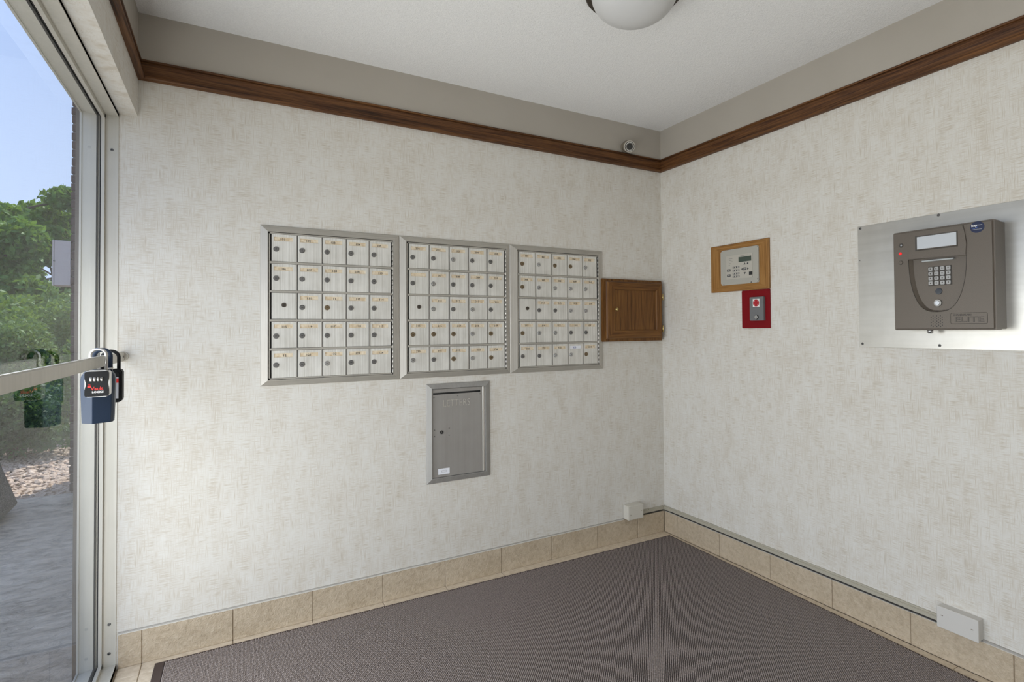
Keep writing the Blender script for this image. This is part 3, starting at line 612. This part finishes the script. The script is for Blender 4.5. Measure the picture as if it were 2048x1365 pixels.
# ------------------------------------------------------------------ cable boxes and raceways
T = thing('junction_box', 'small beige plastic junction box above the base tiles by the corner', 'box', (-.3150, 0, .1290))
bm = bmesh.new(); bx(bm, (0, -.0005, 0), (.1095, -.052, .0800)); bmesh.ops.bevel(bm, geom=bm.edges[:], offset=.003, segments=2, affect='EDGES'); finish('cover', bm, 'box_plastic', T)
for sx_, sz_ in ((.016, .030), (.096, .044)): cyls('screw', 'lock_bronze', T, ((sx_, -.0515, sz_), (sx_, -.0528, sz_), .0022, None, 8))
def raceway(name, label, fn, loc, L_, rz):
    T = thing(name, label, 'raceway', loc, rz)
    boxes('cover', 'race_beige', T, ((0, -.0005, .0025), (L_, -.0125, .0180)), bevel=.0022, seg=2)
    boxes('base_flange', 'race_beige', T, ((0, -.0005, .0180), (L_, -.0060, .0240)))
    boxes('shadow_strip', 'dark_gap', T, ((0, -.0005, -.0055), (L_, -.0060, .0030)))  # dark strip puts the shaded gap under the raceway into colour
    return T
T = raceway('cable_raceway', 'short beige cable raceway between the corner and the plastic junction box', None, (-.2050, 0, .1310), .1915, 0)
boxes('seam_clip', 'race_beige', T, ((.100, -.0125, .004), (.1015, -.0132, .017)))
cyls('screw', 'lock_bronze', T, ((.075, -.006, .0205), (.075, -.0072, .0205), .0022, None, 8))
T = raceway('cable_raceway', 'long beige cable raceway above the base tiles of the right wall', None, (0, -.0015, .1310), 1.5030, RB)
boxes('elbow_cover', 'race_beige', T, ((.0005, -.0005, .001), (.058, -.0138, .0195)), bevel=.002)
for sx_ in (.52, 1.02): boxes('seam_clip', 'race_beige', T, ((sx_, -.0125, .004), (sx_+.0015, -.0132, .017)))
T = thing('junction_box', 'painted metal junction box at the end of the long raceway', 'box', (0, -1.5065, .1290), RB)
boxes('body', 'box_metal', T, ((0, -.0005, 0), (.1275, -.036, .0735)), bevel=.0012)
boxes('cover', 'box_metal', T, ((-.0015, -.036, -.0012), (.129, -.0400, .0755)), bevel=.0012)
for sx_, sz_ in ((.016, .0450), (.110, .0370)): boxes('screw', 'lock_bronze', T, ((sx_-.0035, -.0398, sz_-.0008), (sx_+.0035, -.0409, sz_+.0008)))

# ------------------------------------------------------------------ surveillance camera
T = thing('security_camera', 'small round security camera with ring of lights above the oak moulding', 'camera', (-.272, 0, 2.293))
ax = Vector((-.40, -.85, -.33)).normalized(); b0_ = Vector((.0, -.004, .004)); c1 = b0_+Vector((0, -.020, 0)); c2 = c1+ax*.045
cyls('mount', 'camera_body', T, ((0, 0, 0), (0, -.006, 0), .034, .032, 24), ((0, -.006, 0), tuple(c1), .018, .022, 20))
cyls('housing', 'camera_body', T, (tuple(c1-ax*.012), tuple(c2), .0335, .0335, 28))
cyls('bezel', 'camera_ring', T, (tuple(c2), tuple(c2+ax*.004), .0345, .0325, 28))
cyls('face', 'taupe_dark', T, (tuple(c2+ax*.002), tuple(c2+ax*.0045), .0290, .0285, 28))
cyls('lens', 'lens', T, (tuple(c2+ax*.003), tuple(c2+ax*.0062), .0155, .0135, 24))
bm = bmesh.new(); a_ = ax.orthogonal().normalized(); b_ = ax.cross(a_)
for k in range(20):
    t_ = 2*math.pi*k/20; q = c2+ax*.004+(a_*math.cos(t_)+b_*math.sin(t_))*.0222; cyl(bm, q, q+ax*.0022, .0031, .0022, 6)
finish('light_ring', bm, 'led_clear', T)

# ------------------------------------------------------------------ ceiling light
T = thing('ceiling_light', 'frosted glass dome ceiling light with dark metal ring', 'light', (-1.055, -1.050, HC))
def lathe(nm, mat, parent, prof, n=48):
    bm = bmesh.new(); rg = [[bm.verts.new((r_*math.cos(2*math.pi*k/n), r_*math.sin(2*math.pi*k/n), z_)) for k in range(n)] for r_, z_ in prof]
    for i in range(len(rg)-1):
        for k in range(n): bm.faces.new((rg[i][k], rg[i][(k+1) % n], rg[i+1][(k+1) % n], rg[i+1][k]))
    if prof[0][0] > 1e-4: bm.faces.new(rg[0])
    if prof[-1][0] > 1e-4: bm.faces.new(rg[-1][::-1])
    bmesh.ops.remove_doubles(bm, verts=bm.verts[:], dist=1e-5); return finish(nm, bm, mat, parent, True)
lathe('ring', 'lamp_ring', T, [(.120, -.001), (.170, -.001), (.173, -.006), (.173, -.026), (.168, -.032), (.150, -.033)])
lathe('dome', 'lamp_glass', T, [(.151*math.cos(t_), -.028-.100*math.sin(t_)) for t_ in [math.pi/2*k/16 for k in range(17)]])

# ------------------------------------------------------------------ floor mat
T = thing('floor_mat', 'large brown waffle-textured entrance mat with rubber border', 'mat', (-2.524, -.043, 0), -.0152)
LW, LD = 2.490, 2.60
boxes('backing', 'mat_backing', T, ((.004, -.004, .0008), (LW-.004, -LD, .0026)))
mitred_b = [((0, 0, .0006), (LW, -.010, .0042)), ((0, -.010, .0006), (.030, -LD, .0042)), ((LW-.012, -.010, .0006), (LW, -LD, .0042))]
boxes('rubber_border', 'mat_rubber', T, *mitred_b, bevel=.001)
px_, py_ = .0092, .0054
gx = np.arange(.035, LW-.015, px_); gy = np.arange(-.014, -2.2, -py_)
XX, YY = np.meshgrid(gx, gy); XX = XX + (np.arange(len(gy)) % 2)[:, None]*px_*.5; XX = XX.ravel(); YY = YY.ravel(); N = len(XX)
XX = XX+rng.normal(0, .0002, N); YY = YY+rng.normal(0, .0002, N); HH = .0074+rng.normal(0, .0005, N); r1, r2 = .0034, .0025
V = np.zeros((N, 8, 3), np.float32)
for k, (sx_, sy_) in enumerate(((1, 0), (0, 1), (-1, 0), (0, -1))):
    V[:, k] = np.stack([XX+sx_*r1*.95, YY+sy_*r1*1.25, np.full(N, .0025)], 1); V[:, 4+k] = np.stack([XX+sx_*r2*.9, YY+sy_*r2*1.3, HH], 1)
fq = np.array([[0, 1, 5, 4], [1, 2, 6, 5], [2, 3, 7, 6], [3, 0, 4, 7], [4, 5, 6, 7]])
def npmesh(name, V, fq, mat, parent=None):
    n, k = V.shape[:2]; me = bpy.data.meshes.new(name); me.vertices.add(n*k); me.vertices.foreach_set('co', V.reshape(-1).astype(np.float32))
    idx = (np.arange(n)[:, None, None]*k+fq[None]).reshape(-1, fq.shape[1]); nf = len(idx); s_ = fq.shape[1]
    me.loops.add(nf*s_); me.loops.foreach_set('vertex_index', idx.reshape(-1).astype(np.int32)); me.polygons.add(nf)
    me.polygons.foreach_set('loop_start', (np.arange(nf)*s_).astype(np.int32)); me.polygons.foreach_set('loop_total', np.full(nf, s_, np.int32))
    me.update(calc_edges=True); me.validate(); me.materials.append(M[mat]); o = bpy.data.objects.new(name, me); COL.objects.link(o)
    if parent: o.parent = parent
    return o
o = npmesh('waffle_pile', V, fq, 'mat_pile', T); o['kind'] = 'stuff'

# ------------------------------------------------------------------ outside
pc = struct(boxes('patio', 'stamped_concrete', None, ((-9, -6, -.25), (-2.757, 3.0, -.012))))
gr = struct(boxes('ground', 'soil', None, ((-40, 3.0, -.3), (6, 9.5, -.045))))
struct(boxes('lawn', 'lawn', None, ((-60, 9.5, -.3), (20, 70, -.05))))
fa = struct(boxes('wall_outside', 'brick', None, ((-2.755, .125, -.1), (-2.2, 3.05, HC+.12))))
# far brick pier of the facade, brick by brick
pier = struct(boxes('wall_pier', 'mortar', None, ((-3.350, 3.010, -.1), (-2.2, 3.6, 3.3))))
bk0 = boxes('brick', 'brick', pier, ((0, 0, 0), (.194, .095, .057)), bevel=.003); bk0.location = (-3.357, 3.0, .004)
for k in range(49):
    for c in range(2):
        if k == 0 and c == 0: continue
        o = bk0.copy(); COL.objects.link(o); o.parent = pier
        o.location = (-3.357+random.uniform(-.003, .003)+(c*.204 if k % 2 == 0 else c*.204-.0), 3.0, .004+k*.0667)
T = thing('utility_box', 'grey utility box mounted on the brick pier outside', 'box', (-3.467, 3.0, 1.5955))
boxes('case', 'utility_box', T, ((.010, 0, 0), (.109, .20, .3485)), bevel=.003)
boxes('lid', 'utility_box', T, ((0, -.003, -.003), (.010, .203, .3515)), bevel=.002)
cyls('latch', 'lock_steel', T, ((.011, -.006, .188), (.011, .0, .188), .006, None, 10))
# concrete urn
T = thing('concrete_planter', 'grey exposed aggregate concrete planter standing on the patio', 'planter', (-3.975, 2.42, -.012))
def octa(nm, mat, parent, prof, n=8, rot=.2):
    bm = bmesh.new(); rg = [[bm.verts.new((r_*math.cos(2*math.pi*k/n+rot), r_*math.sin(2*math.pi*k/n+rot), z_)) for k in range(n)] for r_, z_ in prof]
    for i in range(len(rg)-1):
        for k in range(n): bm.faces.new((rg[i][k], rg[i][(k+1) % n], rg[i+1][(k+1) % n], rg[i+1][k]))
    bm.faces.new(rg[0][::-1]); bm.faces.new(rg[-1]); bmesh.ops.bevel(bm, geom=bm.edges[:], offset=.006, segments=2, affect='EDGES'); return finish(nm, bm, mat, parent)
octa('urn', 'aggregate', T, [(.385, 0), (.455, .085), (.29, .62), (.31, .70)])
octa('soil', 'soil', T, [(.26, .70), (.26, .712)])
# river rock bed
def stone_mesh(seed):
    r = random.Random(seed); bm = bmesh.new(); bmesh.ops.create_icosphere(bm, subdivisions=1, radius=1)
    for v in bm.verts: v.co = Vector((v.co.x*1.25, v.co.y*.95, v.co.z*.62))*(1+r.uniform(-.2, .2))
    me = bpy.data.meshes.new('stone'); bm.to_mesh(me); bm.free(); me.materials.append(M['pebble']); return me
sm = [stone_mesh(k) for k in range(7)]
pts = []
while len(pts) < 300:
    y = 3.02+abs(random.gauss(0, .55)); x = -2.288-(y+2.551)*math.tan(math.radians(random.uniform(10.6, 15.0)))
    if y < 5: pts.append((x, y))
for x, y in pts:
    o = bpy.data.objects.new('stone', random.choice(sm)); COL.objects.link(o); o.parent = gr; s_ = random.uniform(.018, .034)
    o.location = (x, y, -.030+random.uniform(-.008, .016)); o.scale = (s_, s_, s_); o.rotation_euler = (random.uniform(-.5, .5), random.uniform(-.5, .5), random.uniform(0, 6.3))
base_v = np.array([v.co[:] for v in sm[0].vertices], np.float32); base_f = np.array([list(p_.vertices) for p_ in sm[0].polygons])
n = 11000; px_ = rng.uniform(-7.5, -3.0, n); py_ = 3.02+rng.uniform(0, 1, n)**1.3*4.5; an = rng.uniform(0, 6.28, n); sc_ = rng.uniform(.016, .032, n)
ca, sa = np.cos(an)[:, None], np.sin(an)[:, None]; jit = 1+rng.uniform(-.18, .18, (n, len(base_v)))
bxv = base_v[None, :, 0]*jit*sc_[:, None]; byv = base_v[None, :, 1]*jit*sc_[:, None]; bzv = base_v[None, :, 2]*jit*sc_[:, None]
V = np.stack([px_[:, None]+ca*bxv-sa*byv, py_[:, None]+sa*bxv+ca*byv, -.033+bzv], 2)
o = npmesh('river_rock', V, base_f, 'pebble_mass', gr); o['kind'] = 'stuff'

def foliage(name, mat, parent, blobs, n, size, fill=.45, droop=.0):
    P_ = []; tot = sum(b[3]*b[4]*b[5] for b in blobs)
    for (x, y, z, a, b, c) in blobs:
        k = int(n*a*b*c/tot)+1; d = rng.normal(size=(k, 3)); d /= np.linalg.norm(d, axis=1)[:, None]
        rr = fill+(1-fill)*rng.uniform(0, 1, (k, 1))**.6; rr *= 1+.10*np.sin(7*d[:, :1]+3*d[:, 1:2]*5)
        P_.append(np.array([x, y, z])+d*rr*np.array([a, b, c]))
    P_ = np.concatenate(P_); P_ = P_[P_[:, 2] > .02]; k = len(P_)
    u = rng.normal(size=(k, 3)); u /= np.linalg.norm(u, axis=1)[:, None]; nrm = rng.normal(size=(k, 3))+np.array([0, 0, .8]); v = np.cross(nrm, u); v /= np.linalg.norm(v, axis=1)[:, None]
    s_ = (size*rng.uniform(.6, 1.3, k))[:, None]; w_ = np.cross(u, v)
    V = np.stack([P_-u*s_, P_+v*s_*.5+w_*s_*.15, P_+u*s_, P_-v*s_*.5+w_*s_*.15], 1)
    o = npmesh(name, V, np.array([[0, 1, 2, 3]]), mat, parent); o['kind'] = 'stuff'; return o
def xa(y, px): return -2.288-(y+2.551)*math.tan(math.atan((1096.7-px)/1097.25)-YAW)
def tree(label, px, y, h, r, n, seed, size=.085):
    R_ = random.Random(seed); x = xa(y, px); T = thing('tree', label, 'tree', (x, y, -.05), group='trees beyond the shrubs')
    bm = bmesh.new(); cyl(bm, (0, 0, 0), (.05, .02, h*.35), .13, .085, 10); cyl(bm, (.05, .02, h*.34), (0, 0, h*.68), .085, .03, 10); finish('trunk', bm, 'bark', T)
    bl = []
    for k in range(26):
        a_ = R_.uniform(0, 6.28); q = R_.uniform(.0, 1)**.6*r; z = R_.uniform(.16*h, .90*h); q *= 1-.45*max(0, z/h-.45)
        bl.append((q*math.cos(a_), q*math.sin(a_), z, R_.uniform(.45, .85), R_.uniform(.45, .85), R_.uniform(.30, .55)))
        bm = bmesh.new(); tube(bm, [(0, 0, max(.3, z-.7)), (q*.5*math.cos(a_), q*.5*math.sin(a_), z-.3), (q*math.cos(a_), q*math.sin(a_), z)], .03, 6); finish('branch', bm, 'bark', T)
    foliage('foliage', 'leaf_tree', T, bl, n, size)
tree('broadleaf tree rising highest at the left edge of the glass', -6, 17.5, 5.75, 2.3, 24000, 1, .105)
tree('broadleaf tree showing beside the utility box, in front of the sky', 104, 24.5, 5.0, 2.6, 24000, 2, .13)
tree('broadleaf tree farther left outside the glass', -420, 25.5, 6.2, 2.6, 9000, 3, .13)
tree('broadleaf tree farthest left outside the glass', -900, 14.5, 5.2, 2.4, 8000, 4)
def shrub(label, px, y, rx, h, n, seed, mat, size, name='shrub'):
    R_ = random.Random(seed); x = xa(y, px); T = thing(name, label, 'shrub', (x, y, -.04), group='shrubs in the gravel bed')
    bl = []
    for k in range(14):
        a_ = R_.uniform(0, 6.28); q = R_.uniform(0, 1)**.5*rx*.75; z = R_.uniform(.18, .86)*h; bl.append((q*math.cos(a_), q*math.sin(a_), z, .30*rx+.1, .30*rx+.1, .17*h+.06))
    for k in range(7):
        b = bl[k]; bm = bmesh.new(); tube(bm, [(b[0]*.15, b[1]*.15, 0), (b[0]*.6, b[1]*.6, b[2]*.6), (b[0], b[1], b[2])], .012, 6); finish('stem', bm, 'bark', T)
    foliage('foliage', mat, T, bl, n, size, .2)
shrub('tall leafy green shrub on the gravel bed beside the brick pier', 118, 6.3, .75, 1.45, 17000, 11, 'leaf_shrub', .028)
shrub('broad leafy green shrub at the left edge of the glass', 8, 8.3, .95, 1.78, 20000, 12, 'leaf_shrub', .034)
shrub('low dark juniper shrub behind the concrete planter', 22, 4.9, .55, .72, 11000, 13, 'leaf_juniper', .026, 'juniper_shrub')
shrub('dense shrub row behind, under the trees', 80, 13.0, 2.0, 2.3, 14000, 14, 'leaf_shrub', .07)
shrub('leafy shrub outside farther left of the planter', -300, 6.5, 1.0, 1.4, 7000, 15, 'leaf_shrub', .045)
